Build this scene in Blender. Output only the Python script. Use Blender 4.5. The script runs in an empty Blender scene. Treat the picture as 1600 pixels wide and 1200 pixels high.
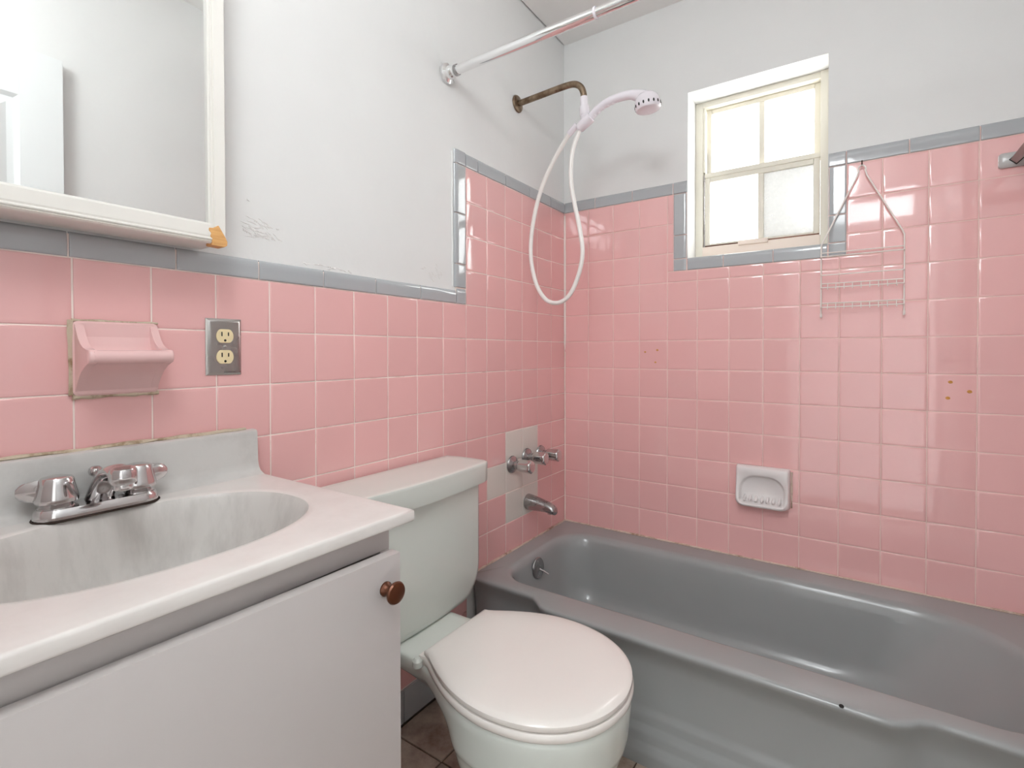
import bpy, bmesh, math, random
from mathutils import Vector, Matrix, noise
random.seed(7)
PI = math.pi
scn = bpy.context.scene
COL = scn.collection

# ------------------------------------------------------------------ camera
cam_d = bpy.data.cameras.new('camera')
cam = bpy.data.objects.new('camera', cam_d); COL.objects.link(cam)
YAW, PIT, ROLL, FPX, SHY = math.radians(124.23586), math.radians(-0.67238), math.radians(-0.11453), 791.852, -40.254
fw = Vector((math.cos(YAW)*math.cos(PIT), math.sin(YAW)*math.cos(PIT), math.sin(PIT)))
rt = Vector((math.sin(YAW), -math.cos(YAW), 0)); up = rt.cross(fw)
R_ = rt*math.cos(ROLL)+up*math.sin(ROLL); U_ = -rt*math.sin(ROLL)+up*math.cos(ROLL)
M = Matrix((R_, U_, -fw)).transposed().to_4x4()
M.translation = Vector((1.03443, -1.92095, 1.0294))
cam.matrix_world = M
cam_d.sensor_fit = 'HORIZONTAL'; cam_d.sensor_width = 36; cam_d.lens = FPX*36/1600
cam_d.shift_y = SHY/1600; cam_d.clip_start = 0.02
scn.camera = cam

# ------------------------------------------------------------------ world, lights, exposure
world = bpy.data.worlds.new('overcast_sky'); scn.world = world; world.use_nodes = True
bg = world.node_tree.nodes['Background']
bg.inputs['Color'].default_value = (0.98, 0.99, 1.0, 1); bg.inputs['Strength'].default_value = 8.5
def area(name, loc, rot, sx, sy, power, col, portal=False):
    l = bpy.data.lights.new(name, 'AREA'); l.shape = 'RECTANGLE'; l.size = sx; l.size_y = sy
    l.energy = power; l.color = col
    if portal: l.cycles.is_portal = True
    o = bpy.data.objects.new(name, l); COL.objects.link(o); o.location = loc; o.rotation_euler = rot
    return o
area('window_daylight_portal', (0.734, 0.17, 1.68), (-PI/2, 0, 0), .44, .61, 1, (1, 1, 1), True)
door_fill = bpy.data.lights.new('added_fill_over_doorway', 'POINT'); door_fill.energy = 20.0; door_fill.shadow_soft_size = .17; door_fill.color = (.93, .98, 1.0)  # unseen fill light added over the doorway; it has no fixture
door_fill_o = bpy.data.objects.new('added_fill_over_doorway', door_fill); COL.objects.link(door_fill_o); door_fill_o.location = (.86, -1.98, 2.14)
area('added_hall_fill', (0.95, -2.95, 2.30), (math.radians(62), 0, 0), .9, .5, 12.5, (.93, .98, 1.0))  # light panel added in the unseen hall, tilted into the bathroom
scn.view_settings.view_transform = 'Standard'; scn.view_settings.look = 'None'
scn.view_settings.exposure = 0.13; scn.view_settings.gamma = 1.0
scn.view_settings.use_curve_mapping = False
scn.cycles.max_bounces = 8; scn.cycles.diffuse_bounces = 6; scn.cycles.glossy_bounces = 4; scn.cycles.transmission_bounces = 4
scn.cycles.caustics_reflective = False; scn.cycles.caustics_refractive = False

# ------------------------------------------------------------------ materials
def s2l(c):
    c = c/255.0
    return c/12.92 if c <= .04045 else ((c+.055)/1.055)**2.4
def rgb(r, g, b): return (s2l(r), s2l(g), s2l(b), 1)
def mat(name, col, rough=.5, metal=0, spec=.5, coat=0, var=0, vscale=8, bump=0, bscale=60, col2=None, c2scale=6, c2lo=.5, c2hi=.7, objvar=0, rvar=0, stretch=None):
    m = bpy.data.materials.new(name); m.use_nodes = True
    nt = m.node_tree; b = nt.nodes['Principled BSDF']
    b.inputs['Base Color'].default_value = col; b.inputs['Roughness'].default_value = rough
    b.inputs['Metallic'].default_value = metal; b.inputs['Specular IOR Level'].default_value = spec
    b.inputs['Coat Weight'].default_value = coat; b.inputs['Coat Roughness'].default_value = .05
    tc = nt.nodes.new('ShaderNodeTexCoord'); vec = tc.outputs['Object']
    if stretch:
        mp = nt.nodes.new('ShaderNodeMapping'); mp.inputs['Scale'].default_value = stretch
        nt.links.new(vec, mp.inputs['Vector']); vec = mp.outputs['Vector']
    def nz(scale, detail=3, rough_=.55):
        n = nt.nodes.new('ShaderNodeTexNoise'); n.inputs['Scale'].default_value = scale
        n.inputs['Detail'].default_value = detail; n.inputs['Roughness'].default_value = rough_
        nt.links.new(vec, n.inputs['Vector']); return n.outputs['Fac']
    cur = None
    if col2:
        n = nz(c2scale, 6, .65); r = nt.nodes.new('ShaderNodeMapRange')
        r.inputs['From Min'].default_value = c2lo; r.inputs['From Max'].default_value = c2hi
        nt.links.new(n, r.inputs['Value'])
        mx = nt.nodes.new('ShaderNodeMix'); mx.data_type = 'RGBA'
        mx.inputs[6].default_value = col; mx.inputs[7].default_value = col2
        nt.links.new(r.outputs[0], mx.inputs[0]); cur = mx.outputs[2]
    if var or objvar:
        hs = nt.nodes.new('ShaderNodeHueSaturation')
        if cur: nt.links.new(cur, hs.inputs['Color'])
        else: hs.inputs['Color'].default_value = col
        r = nt.nodes.new('ShaderNodeMapRange'); v = objvar or var
        if objvar:
            oi = nt.nodes.new('ShaderNodeObjectInfo'); nt.links.new(oi.outputs['Random'], r.inputs['Value'])
        else:
            nt.links.new(nz(vscale), r.inputs['Value']); r.inputs['From Min'].default_value = .3; r.inputs['From Max'].default_value = .7
        r.inputs['To Min'].default_value = 1-v; r.inputs['To Max'].default_value = 1+v
        nt.links.new(r.outputs[0], hs.inputs['Value']); cur = hs.outputs['Color']
    if cur: nt.links.new(cur, b.inputs['Base Color'])
    if rvar:
        r = nt.nodes.new('ShaderNodeMapRange'); nt.links.new(nz(14), r.inputs['Value'])
        r.inputs['From Min'].default_value = .3; r.inputs['From Max'].default_value = .7
        r.inputs['To Min'].default_value = max(.02, rough-rvar); r.inputs['To Max'].default_value = rough+rvar
        nt.links.new(r.outputs[0], b.inputs['Roughness'])
    if bump:
        bp = nt.nodes.new('ShaderNodeBump'); bp.inputs['Strength'].default_value = bump; bp.inputs['Distance'].default_value = .002
        nt.links.new(nz(bscale), bp.inputs['Height']); nt.links.new(bp.outputs['Normal'], b.inputs['Normal'])
    return m
MT = {
 'plaster': mat('white_painted_plaster', rgb(225, 225, 224), .55, bump=.25, bscale=26, var=.012, vscale=5),
 'ceiling': mat('ceiling_paint', rgb(238, 236, 234), .7, bump=.2, bscale=40),
 'pink': mat('pink_glazed_tile', rgb(232, 180, 178), .05, spec=.75, objvar=.025, bump=.05, bscale=22),
 'grey_tile': mat('grey_glazed_tile', rgb(172, 175, 178), .06, spec=.75, objvar=.03, bump=.05, bscale=22),
 'white_tile': mat('white_glazed_tile', rgb(222, 215, 207), .14, objvar=.02),
 'grout': mat('pale_grout', rgb(238, 222, 214), .8, var=.05, vscale=20, col2=rgb(206, 170, 158), c2scale=9, c2lo=.58, c2hi=.75),
 'grout_pink': mat('stained_pink_grout', rgb(230, 200, 192), .8, var=.06, vscale=20, col2=rgb(150, 108, 98), c2scale=14, c2lo=.68, c2hi=.78),
 'caulk': mat('stained_caulk', rgb(208, 186, 172), .6, col2=rgb(152, 122, 100), c2scale=16, c2lo=.48, c2hi=.66, bump=.6, bscale=90),
 'caulk_white': mat('white_caulk', rgb(236, 228, 222), .5),
 'caulk_olive': mat('old_yellowed_caulk', rgb(198, 184, 162), .6, col2=rgb(152, 130, 102), c2scale=30, c2lo=.5, c2hi=.65, bump=.6, bscale=120),
 'tub': mat('grey_enamel', rgb(152, 154, 154), .17, spec=.5, var=.02, vscale=4, rvar=.05),
 'toilet': mat('pale_grey_vitreous_china', rgb(214, 219, 213), .12, var=.012, vscale=6),
 'seat': mat('white_plastic_seat', rgb(231, 226, 221), .13, var=.01),
 'marble': mat('cultured_marble', rgb(220, 216, 212), .18, col2=rgb(211, 205, 201), c2scale=5, c2lo=.45, c2hi=.7, var=.012, stretch=(1, 1, 4)),
 'bowl': mat('dull_cultured_marble_bowl', rgb(205, 201, 197), .3, col2=rgb(184, 180, 176), c2scale=7, c2lo=.45, c2hi=.72, stretch=(3, 3, .5)),
 'splash': mat('stained_cultured_marble', rgb(199, 197, 194), .3, col2=rgb(184, 181, 178), c2scale=9, c2lo=.45, c2hi=.7, var=.015),
 'cabinet': mat('white_laminate', rgb(190, 184, 182), .38, var=.012, vscale=3),
 'dark': mat('dark_interior', rgb(22, 18, 16), .8),
 'bronze': mat('brown_bronze', rgb(88, 46, 24), .28, metal=.55, spec=.6),
 'chrome': mat('chrome', (.62, .6, .6, 1), .09, metal=1, rvar=.04),
 'chrome_dull': mat('worn_chrome', (.40, .39, .39, 1), .24, metal=1, rvar=.08),
 'chrome_bright': mat('polished_chrome', (.86, .86, .86, 1), .05, metal=1),
 'nickel': mat('tarnished_nickel', rgb(150, 132, 112), .34, metal=.9, col2=rgb(104, 84, 66), c2scale=30, c2lo=.4, c2hi=.65, rvar=.1),
 'steel': mat('brushed_steel_plate', (.42, .395, .38, 1), .28, metal=1, rvar=.05),
 'ivory': mat('ivory_plastic', rgb(232, 214, 172), .35),
 'black': mat('black_slot', rgb(20, 16, 14), .7),
 'white_plastic': mat('white_plastic', rgb(232, 226, 232), .22),
 'hose': mat('white_vinyl_hose', rgb(232, 228, 224), .3),
 'wire': mat('white_coated_wire', rgb(236, 228, 222), .35),
 'rust': mat('rusted_iron', rgb(78, 44, 30), .7),
 'adhesive': mat('yellowed_adhesive', rgb(198, 138, 62), .5),
 'winpaint': mat('cream_window_paint', rgb(226, 221, 208), .45, var=.015, bump=.15, bscale=40),
 'winrail': mat('pinkish_window_paint', rgb(232, 216, 204), .45, var=.02),  # pinker beige than the rest of the window paint
 'cabpaint': mat('cream_cabinet_paint', rgb(229, 226, 220), .4, var=.012),
 'wood': mat('bare_orange_wood', rgb(222, 172, 110), .6, col2=rgb(196, 138, 78), c2scale=40, c2lo=.4, c2hi=.7, stretch=(1, .2, 3)),
 'mirror': mat('mirror_glass', (.87, .88, .87, 1), .012, metal=1),
 'doorpaint': mat('white_door_paint', rgb(226, 228, 228), .4),
 'pinkdish': mat('pale_pink_china', rgb(228, 190, 188), .12, var=.015),
 'whitedish': mat('white_china', rgb(226, 220, 219), .14),
 'bracket': mat('grey_china_bracket', rgb(184, 182, 181), .15),
 'bar': mat('mauve_grey_bar', rgb(166, 150, 148), .35),
 'floor': mat('mottled_stone_floor', rgb(186, 170, 156), .35, col2=rgb(128, 108, 94), c2scale=9, c2lo=.42, c2hi=.68, objvar=0, var=.0, bump=.1),
 'floorgrout': mat('dark_floor_grout', rgb(96, 78, 66), .85),
 'grime': mat('dark_grime', rgb(52, 38, 30), .9),
 'scuff': mat('chipped_paint', rgb(226, 224, 222), .7),
}
def glass_mat(name, trans, tint, nscale, lo):
    m = bpy.data.materials.new(name); m.use_nodes = True; nt = m.node_tree
    for n in list(nt.nodes): nt.nodes.remove(n)
    out = nt.nodes.new('ShaderNodeOutputMaterial')
    t = nt.nodes.new('ShaderNodeBsdfTransparent'); t.inputs[0].default_value = tint
    d = nt.nodes.new('ShaderNodeBsdfTranslucent'); d.inputs[0].default_value = tint
    g = nt.nodes.new('ShaderNodeBsdfGlossy'); g.inputs['Roughness'].default_value = .15
    tc = nt.nodes.new('ShaderNodeTexCoord'); n = nt.nodes.new('ShaderNodeTexNoise')
    n.inputs['Scale'].default_value = nscale; n.inputs['Detail'].default_value = 4
    nt.links.new(tc.outputs['Object'], n.inputs['Vector'])
    r = nt.nodes.new('ShaderNodeMapRange'); r.inputs['From Min'].default_value = .3; r.inputs['From Max'].default_value = .7
    r.inputs['To Min'].default_value = lo; r.inputs['To Max'].default_value = trans
    nt.links.new(n.outputs['Fac'], r.inputs['Value'])
    a = nt.nodes.new('ShaderNodeMixShader'); nt.links.new(r.outputs[0], a.inputs[0])
    nt.links.new(d.outputs[0], a.inputs[1]); nt.links.new(t.outputs[0], a.inputs[2])
    b = nt.nodes.new('ShaderNodeMixShader'); b.inputs[0].default_value = .04
    nt.links.new(a.outputs[0], b.inputs[1]); nt.links.new(g.outputs[0], b.inputs[2])
    nt.links.new(b.outputs[0], out.inputs[0])
    return m
MT['pane'] = glass_mat('frosted_pane', .85, (.97, .98, .97, 1), 90, .75)
MT['pane_tinted'] = glass_mat('tinted_frosted_pane', .75, (.335, .333, .325, 1), 60, .25)  # grey tint in the glass dims the outside seen through this pane

# ------------------------------------------------------------------ mesh helpers
class MB:
    def __init__(s): s.v = []; s.f = []
    def add(s, vs, fs):
        o = len(s.v); s.v += [tuple(v) for v in vs]; s.f += [tuple(i+o for i in f) for f in fs]; return s
    def box(s, x0, x1, y0, y1, z0, z1, bev=0, seg=2):
        if not bev:
            vs = [(x, y, z) for x in (x0, x1) for y in (y0, y1) for z in (z0, z1)]
            return s.add(vs, [(0,1,3,2),(4,6,7,5),(0,4,5,1),(2,3,7,6),(0,2,6,4),(1,5,7,3)])
        bm = bmesh.new(); bmesh.ops.create_cube(bm, size=1)
        for v in bm.verts: v.co = Vector(((x0+x1)/2+v.co.x*(x1-x0), (y0+y1)/2+v.co.y*(y1-y0), (z0+z1)/2+v.co.z*(z1-z0)))
        bmesh.ops.bevel(bm, geom=bm.edges[:], offset=bev, segments=seg, profile=.6, affect='EDGES')
        return s.frombm(bm)
    def frombm(s, bm):
        bm.verts.index_update(); s.add([v.co[:] for v in bm.verts], [[v.index for v in f.verts] for f in bm.faces]); bm.free(); return s
    def loft(s, rings, cap0=True, cap1=True, closed=True):
        n = len(rings[0]); vs = [p for r in rings for p in r]; fs = []
        for i in range(len(rings)-1):
            for j in range(n if closed else n-1):
                k = (j+1) % n
                fs.append((i*n+j, i*n+k, (i+1)*n+k, (i+1)*n+j))
        if cap0: fs.append(tuple(range(n-1, -1, -1)))
        if cap1: fs.append(tuple(range((len(rings)-1)*n, len(rings)*n)))
        return s.add(vs, fs)
    def lathe(s, prof, o=(0,0,0), axis=(0,0,1), n=28):
        ax = Vector(axis).normalized(); a = ax.orthogonal().normalized(); b = ax.cross(a); o = Vector(o)
        rings = [[o+ax*h+(a*math.cos(2*PI*k/n)+b*math.sin(2*PI*k/n))*max(r, 1e-5) for k in range(n)] for r, h in prof]
        return s.loft(rings)
    def tube(s, pts, rad, n=12, cap=True):
        pts = [Vector(p) for p in pts]; m = len(pts); rings = []
        rr = rad if isinstance(rad, (list, tuple)) else [rad]*m
        t0 = (pts[1]-pts[0]).normalized(); a = t0.orthogonal().normalized()
        for i, p in enumerate(pts):
            t = (pts[min(i+1, m-1)]-pts[max(i-1, 0)]).normalized()
            a = (a-t*a.dot(t)).normalized(); b = t.cross(a)
            rings.append([p+(a*math.cos(2*PI*k/n)+b*math.sin(2*PI*k/n))*rr[i] for k in range(n)])
        return s.loft(rings, cap, cap)
    def prism(s, poly, axis, a0, a1):
        def P(u, v, w): return {'x': (w, u, v), 'y': (u, w, v), 'z': (u, v, w)}[axis]
        return s.loft([[P(u, v, a0) for u, v in poly], [P(u, v, a1) for u, v in poly]])
    def bevprism(s, poly, axis, a0, a1, bev, seg=2):
        t = MB().prism(poly, axis, a0, a1); bm = bmesh.new(); vs = [bm.verts.new(v) for v in t.v]
        for f in t.f: bm.faces.new([vs[i] for i in f])
        bmesh.ops.recalc_face_normals(bm, faces=bm.faces)
        bmesh.ops.bevel(bm, geom=bm.edges[:], offset=bev, segments=seg, profile=.6, affect='EDGES')
        return s.frombm(bm)
    def mesh(s, name, smooth=True, angle=35):
        me = bpy.data.meshes.new(name); me.from_pydata(s.v, [], s.f)
        bm = bmesh.new(); bm.from_mesh(me); bmesh.ops.recalc_face_normals(bm, faces=bm.faces)
        if smooth:
            ca = math.radians(angle)
            for f in bm.faces: f.smooth = True
            for e in bm.edges:
                if len(e.link_faces) == 2 and e.calc_face_angle(0) > ca: e.smooth = False
        bm.to_mesh(me); bm.free(); return me
    def build(s, name, m, parent=None, smooth=True, angle=35, base=None):
        me = s.mesh(name, smooth, angle)
        off = Vector((0, 0, 0))
        if parent is not None:
            q = parent
            while q is not None: off += q.location; q = q.parent
        elif base is not None: off = Vector(base)
        if off.length: me.transform(Matrix.Translation(-off))
        o = bpy.data.objects.new(name, me); COL.objects.link(o)
        me.materials.append(MT[m] if isinstance(m, str) else m)
        if parent is not None: o.parent = parent
        elif base is not None: o.location = base
        return o
def tag(o, label=None, cat=None, group=None, kind=None):
    if label: o['label'] = label
    if cat: o['category'] = cat
    if group: o['group'] = group
    if kind: o['kind'] = kind
    return o
def thing(name, label, cat, loc, group=None):
    o = bpy.data.objects.new(name, None); COL.objects.link(o); o.location = loc; o.empty_display_size = .05
    return tag(o, label, cat, group)
def struct(name, mb, m, label, cat, smooth=False):
    return tag(mb.build(name, m, smooth=smooth), label, cat, kind='structure')
def bez(pts, n=10):
    """Catmull-Rom through the points"""
    P = [Vector(p) for p in pts]; P = [2*P[0]-P[1]]+P+[2*P[-1]-P[-2]]; out = []
    for i in range(1, len(P)-2):
        for k in range(n):
            t = k/n; a, b, c, d = P[i-1:i+3]
            out.append(.5*((2*b)+(c-a)*t+(2*a-5*b+4*c-d)*t*t+(3*b-a-3*c+d)*t**3))
    out.append(P[-2]); return out

# ------------------------------------------------------------------ room shell
W, YN, HC, HS = 1.50, -2.14, 2.53, 2.335       # width, doorway wall, main ceiling, dropped ceiling over the bath
PL = .006                                        # plaster plane lies this far behind the tile faces
T = .1095
WX0, WX1, WZ0, WZ1 = .513, .955, 1.378, 1.988    # window opening
Z0 = 1.62

mb = MB()
mb.box(-.16, WX0, PL, .21, 0, HC).box(WX1, W+.16, PL, .21, 0, HC).box(WX0, WX1, PL, .21, 0, WZ0).box(WX0, WX1, PL, .21, WZ1, HC)
wall_back = struct('wall_back', mb, 'plaster', 'window wall behind the bathtub, pink tile below white plaster', 'wall')
wall_left = struct('wall_left', MB().box(-.16, -PL, YN-.1, PL, 0, HC), 'plaster', 'white plaster wall with pink tile behind sink and toilet', 'wall')
wall_right = struct('wall_right', MB().box(W, W+.16, YN-.1, PL, 0, HC), 'plaster', 'white wall opposite the sink, seen in the mirror', 'wall')
DX0, DX1, DZ = .66, 1.43, 2.075
mb = MB().box(-.16, DX0, YN-.1, YN, 0, HC).box(DX1, W+.16, YN-.1, YN, 0, HC).box(DX0, DX1, YN-.1, YN, DZ, HC)
wall_front = struct('wall_front', mb, 'plaster', 'doorway wall behind the camera', 'wall')
struct('ceiling', MB().box(-.16, W+.16, YN-.1, .21, HC, HC+.1).box(0, W, -.78, PL, HS, HC), 'ceiling', 'off-white painted ceiling, lowered over the bathtub', 'ceiling')
hall = MB().box(-.3, 2.3, -3.5, YN-.1, -.1, -.0005).box(-.3, 2.3, -3.5, YN-.1, 2.53, 2.63).box(-.3, 2.3, -3.6, -3.5, 0, 2.53).box(-.4, -.3, -3.6, YN-.1, 0, 2.53).box(2.3, 2.4, -3.6, YN-.1, 0, 2.53)
struct('wall_hall', hall, 'plaster', 'white hallway beyond the bathroom doorway', 'wall')
floor = struct('floor', MB().box(-.16, W+.16, YN-.1, .21, -.1, -.004), 'floorgrout', 'mottled stone tile floor around the toilet', 'floor')
# door casing
mb = MB().box(DX0-.06, DX0, YN, YN+.015, 0, DZ+.06, .004).box(DX1, DX1+.06, YN, YN+.015, 0, DZ+.06, .004).box(DX0, DX1, YN, YN+.015, DZ, DZ+.06, .004)
struct('trim_1', mb, 'doorpaint', 'white casing around the bathroom doorway', 'trim', True)

# floor tiles
fl_cache = {}
def flat_tile(w, h, t, b):
    k = (round(w, 4), round(h, 4))
    if k not in fl_cache:
        m_ = MB(); rings = []
        for ins, z in ((0, -t), (0, -b), (b*.35, -b*.3), (b, 0)):
            rings.append([(-w/2+ins, -h/2+ins, z), (w/2-ins, -h/2+ins, z), (w/2-ins, h/2-ins, z), (-w/2+ins, h/2-ins, z)])
        m_.loft(rings, False, True); fl_cache[k] = m_.mesh('floor_tile'); fl_cache[k].materials.append(MT['floor'])
    return fl_cache[k]
FT = .203
xs = [0]+[.176-FT*0+FT*i for i in range(0, 7)]+[W]
xs = [x for x in xs if x <= W]
ys = [-.978+FT*i for i in range(2, -6, -1)]
for i in range(len(xs)-1):
    for j in range(len(ys)-1):
        x0, x1, y1, y0 = xs[i], xs[i+1], ys[j], ys[j+1]
        if y0 < YN-.05: continue
        if x1 < .45 and y1 < -1.4: continue
        o = bpy.data.objects.new('floor_tile', flat_tile(x1-x0-.004, y1-y0-.004, .004, .0015)); COL.objects.link(o)
        o.parent = floor; o.location = ((x0+x1)/2, (y0+y1)/2, 0)

# ------------------------------------------------------------------ wall tiles
TT = .0055; GAP = .0024
t_cache = {}
def tile_mesh(w, h, m):
    k = (round(w, 4), round(h, 4), m)
    if k not in t_cache:
        rings = []
        for ins, y in ((0, .004), (0, -TT+.004+.0013), (.0005, -TT+.004+.0004), (.0014, -TT+.004+.00008), (.006, -TT+.004)):
            ins = min(ins, w*.4, h*.4); y += (TT-.004)
            rings.append([(-w/2+ins, y, -h/2+ins), (w/2-ins, y, -h/2+ins), (w/2-ins, y, h/2-ins), (-w/2+ins, y, h/2-ins)])
        me = MB().loft(rings, False, True).mesh('tile', angle=60); me.materials.append(MT[m]); t_cache[k] = me
    return t_cache[k]
def place(name, me, wall, u, z, rot=0.0, jig=1.0, out=0.0):
    """u: distance along the wall from the corner; out: proud of tile plane"""
    o = bpy.data.objects.new(name, me); COL.objects.link(o)
    j = Matrix.Rotation(random.gauss(0, .0022)*jig, 4, 'Z') @ Matrix.Rotation(random.gauss(0, .0022)*jig, 4, 'X')
    L = Matrix.Rotation(rot, 4, 'Y') @ j
    d = random.gauss(0, .00018)*jig + out
    if wall == 'B': m_ = Matrix.Translation((u, -d, z)) @ L; o.parent = wall_back
    else: m_ = Matrix.Translation((d, -u, z)) @ Matrix.Rotation(PI/2, 4, 'Z') @ L; o.parent = wall_left
    o.matrix_local = m_
    return o
def tile(wall, u0, u1, z0, z1, m='pink'):
    w, h = u1-u0-GAP, z1-z0-GAP
    if w < .006 or h < .006: return
    return place('tile', tile_mesh(w, h, m), wall, (u0+u1)/2, (z0+z1)/2)
# back wall
UB = [0]+[.1115+T*k for k in range(13)]+[W]
GX0, GX1, GZ0 = .463, 1.005, 1.332             # outer edge of the grey surround of the window
rows = [Z0-T*k for k in range(13)]
for r in range(12):
    zt, zb = rows[r], rows[r+1]
    if r == 11: zb = .303
    for c in range(len(UB)-1):
        a, b = UB[c], UB[c+1]
        if b <= GX0 or a >= GX1 or zt <= GZ0: tile('B', a, b, zb, zt); continue
        zc = max(zb, GZ0)
        if zb < GZ0: tile('B', a, b, zb, GZ0)
        if a < GX0: tile('B', a, GX0, zc, zt)
        if b > GX1: tile('B', GX1, b, zc, zt)
# left wall
UA = [0]+[.1131+T*k for k in range(19)]
whites = {(8, 2), (8, 3), (9, 2), (9, 3), (9, 4), (10, 2), (10, 3)}
for r in range(14):
    zt, zb = Z0-T*r, Z0-T*(r+1)
    if r == 13: zb = .098
    for c in range(len(UA)-1):
        a, b = UA[c], UA[c+1]
        if r < 4 and a > .6: continue
        if r >= 12 and b < .69: continue
        if zt < .77 and a > 1.40: continue
        if r == 11 and b < .69: zb2 = .303
        else: zb2 = zb
        tile('A', a, b, zb2, zt, 'white_tile' if (r, c) in whites else 'pink')
# grey bullnose trim
tr_cache = {}
def trim_mesh(L, h):
    k = (round(L, 4), round(h, 4))
    if k not in tr_cache:
        p = [(.005, 0), (-.0005, 0), (-.0016, .0012), (-.002, .003), (-.00205, .0045), (-.00205, .0065), (-.00205, h-.0185), (-.00205, h-.0165), (-.002, h-.015), (-.0016, h-.0105), (-.0007, h-.006), (.0012, h-.0025), (.0035, h-.0006), (.006, h)]
        rings = [[(sx, y, z) for y, z in p] for sx in (-L/2, -L/2+.0008, -L/2+.003, L/2-.003, L/2-.0008, L/2)]
        for ri in (0, 5): rings[ri] = [(x, y+.0006 if y < 0 else y, z) for x, y, z in rings[ri]]
        me = MB().loft(rings, True, True, closed=True).mesh('trim_tile', angle=50); me.materials.append(MT['grey_tile']); tr_cache[k] = me
    return tr_cache[k]
def trim(wall, u0, u1, z0, z1, face):
    """face: which edge is the rounded one: up / left / right / down"""
    w, h = u1-u0, z1-z0
    g = GAP+.0006
    if face == 'up': place('trim_tile', trim_mesh(w-g, h-.001), wall, (u0+u1)/2, z0+.0008, 0, .7)
    else:
        # along-wall direction: on B local +x is +u, on A local +x is -u
        sgn = {'right': 1, 'left': -1}[face]
        rot = PI/2*sgn if wall == 'B' else -PI/2*sgn
        place('trim_tile', trim_mesh(h-g, w-.001), wall, u0+.0005 if sgn > 0 else u1-.0005, (z0+z1)/2, rot, .7)
TB = Z0+.045
for a, b in ((0, .142), (.142, .301), (.301, .4605), (.4605, WX0)): trim('B', a, b, Z0, TB, 'up')
for a, b in ((WX1, 1.004), (1.004, 1.161), (1.161, 1.318), (1.318, W)): trim('B', a, b, Z0, TB, 'up')
for a, b in ((Z0, 1.465), (1.465, 1.377), (1.377, GZ0)): trim('B', GX0, WX0, b, a, 'right'); trim('B', WX1, GX1, b, a, 'left')
for a, b in ((WX0, .639), (.639, .798), (.798, WX1)): trim('B', a, b, GZ0, WZ0, 'up')
for a, b in ((0, .12), (.12, .282), (.282, .44), (.44, .60), (.60, .6625)): trim('A', a, b, Z0, TB, 'up')
AH0, AH1 = Z0-4*T, 1.2235
trim('A', .6625, .716, Z0, TB, 'right')
for a, b in ((Z0, 1.466), (1.466, 1.307), (1.307, 1.2325)): trim('A', .6625, .716, b, a, 'right')
trim('A', .6625, .709, AH0, 1.2325, 'up')
js = [.709, .866, 1.029, 1.185, 1.341, 1.497, 1.651, 1.807, 1.963, 2.119]
for a, b in zip(js[:-1], js[1:]): trim('A', a, b, AH0, AH1, 'up')
# grout beds
GB = .0011
mb = MB()
mb.box(0, WX0-.002, GB, PL+.002, .30, TB-.004).box(WX1+.002, W, GB, PL+.002, .30, TB-.004).box(WX0-.002, WX1+.002, GB, PL+.002, .30, WZ0-.006)
mb.build('grout', 'grout_pink', wall_back, False)
mb = MB().box(-PL-.002, -GB, -.708, 0, .30, TB-.004).box(-PL-.002, -GB, -2.12, -.708, .02, AH1-.004)
mb.build('grout', 'grout', wall_left, False)
# corner caulk between the two tiled walls
pts = [(.0025+random.gauss(0, .0003), -.0025+random.gauss(0, .0003), .31+i*.045) for i in range(17)]
MB().tube(pts, .0028, 6).build('caulk_bead', 'grout', wall_back)
pts = [(.003+random.gauss(0, .0003), -.003, 1.04+i*.03) for i in range(20)]
MB().tube(pts, [.0015]+[.0042]*18+[.003], 6).build('caulk_bead', 'caulk_white', wall_back)
# baseboard tiles on the left wall
bb = tag(MB().box(-PL, -.0005, -1.40, -.66, 0, .097).build('baseboard_left', 'grout', smooth=False), 'grey tile baseboard beneath the pink tile by the toilet', 'baseboard', kind='structure')
for i in range(5):
    v0 = .636+i*.1535
    o = MB().box(-.0005, .006, -(v0+.1515), -v0, .006, .0965, .0014, 2).build('tile', 'grey_tile', bb)
MB().tube([(.004, -.70-.05*i, .002+random.random()*.002) for i in range(15)], [.002+random.random()*.004 for i in range(15)], 6).build('grime_line', 'grime', bb)

# yellow adhesive dots left on the tile
def ring_spot(x, z, r):
    m_ = MB(); n = 10; rings = []
    for rr, y in ((r, -.0002), (r*.85, -.0010), (r*.55, -.0011), (r*.4, -.0004)):
        rings.append([(x+rr*math.cos(2*PI*k/n)*(1+.15*math.sin(3*k)), y, z+rr*math.sin(2*PI*k/n)*.85) for k in range(n)])
    m_.loft(rings, False, True).build('adhesive_spot', 'adhesive', wall_back)
for x, z, r in ((.3535, 1.0295, .0042), (.4014, 1.0368, .0045), (.394, .990, .0042), (1.2581, .9409, .0055), (1.2998, .9149, .0058), (1.2527, .8944, .0055)): ring_spot(x, z, r)
# chipped and peeling paint above the grey trim of the left wall
mb = MB()
def flake(v, z, ln, hh, ang):
    c, s = math.cos(ang), math.sin(ang); n = 6; P = []
    top = []; bot = []; ridge = []
    for i in range(n+1):
        t = i/n-.5; w = hh*(1-(2*t)**2)+.0002
        u_ = t*ln; k = random.gauss(0, hh*.35)
        def q(a, b, d): return (-PL+d, -(v-(a*c-b*s)), z+a*s+b*c)
        top.append(q(u_, w+k, -.0003)); ridge.append(q(u_, k-.35*hh, .0004+.0009*random.random())); bot.append(q(u_, -w*.6+k, -.0003))
    mb.loft([top, ridge, bot], False, False, closed=False)
def patch(v0, z0, dv, dz, n, ln, ang):
    for i in range(n):
        a = random.random()*2*PI; r = random.random()**.6
        flake(v0+dv*r*math.cos(a), z0+dz*r*math.sin(a), ln*(.3+random.random()), .0014+.0026*random.random(), ang+random.gauss(0, .25))
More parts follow.
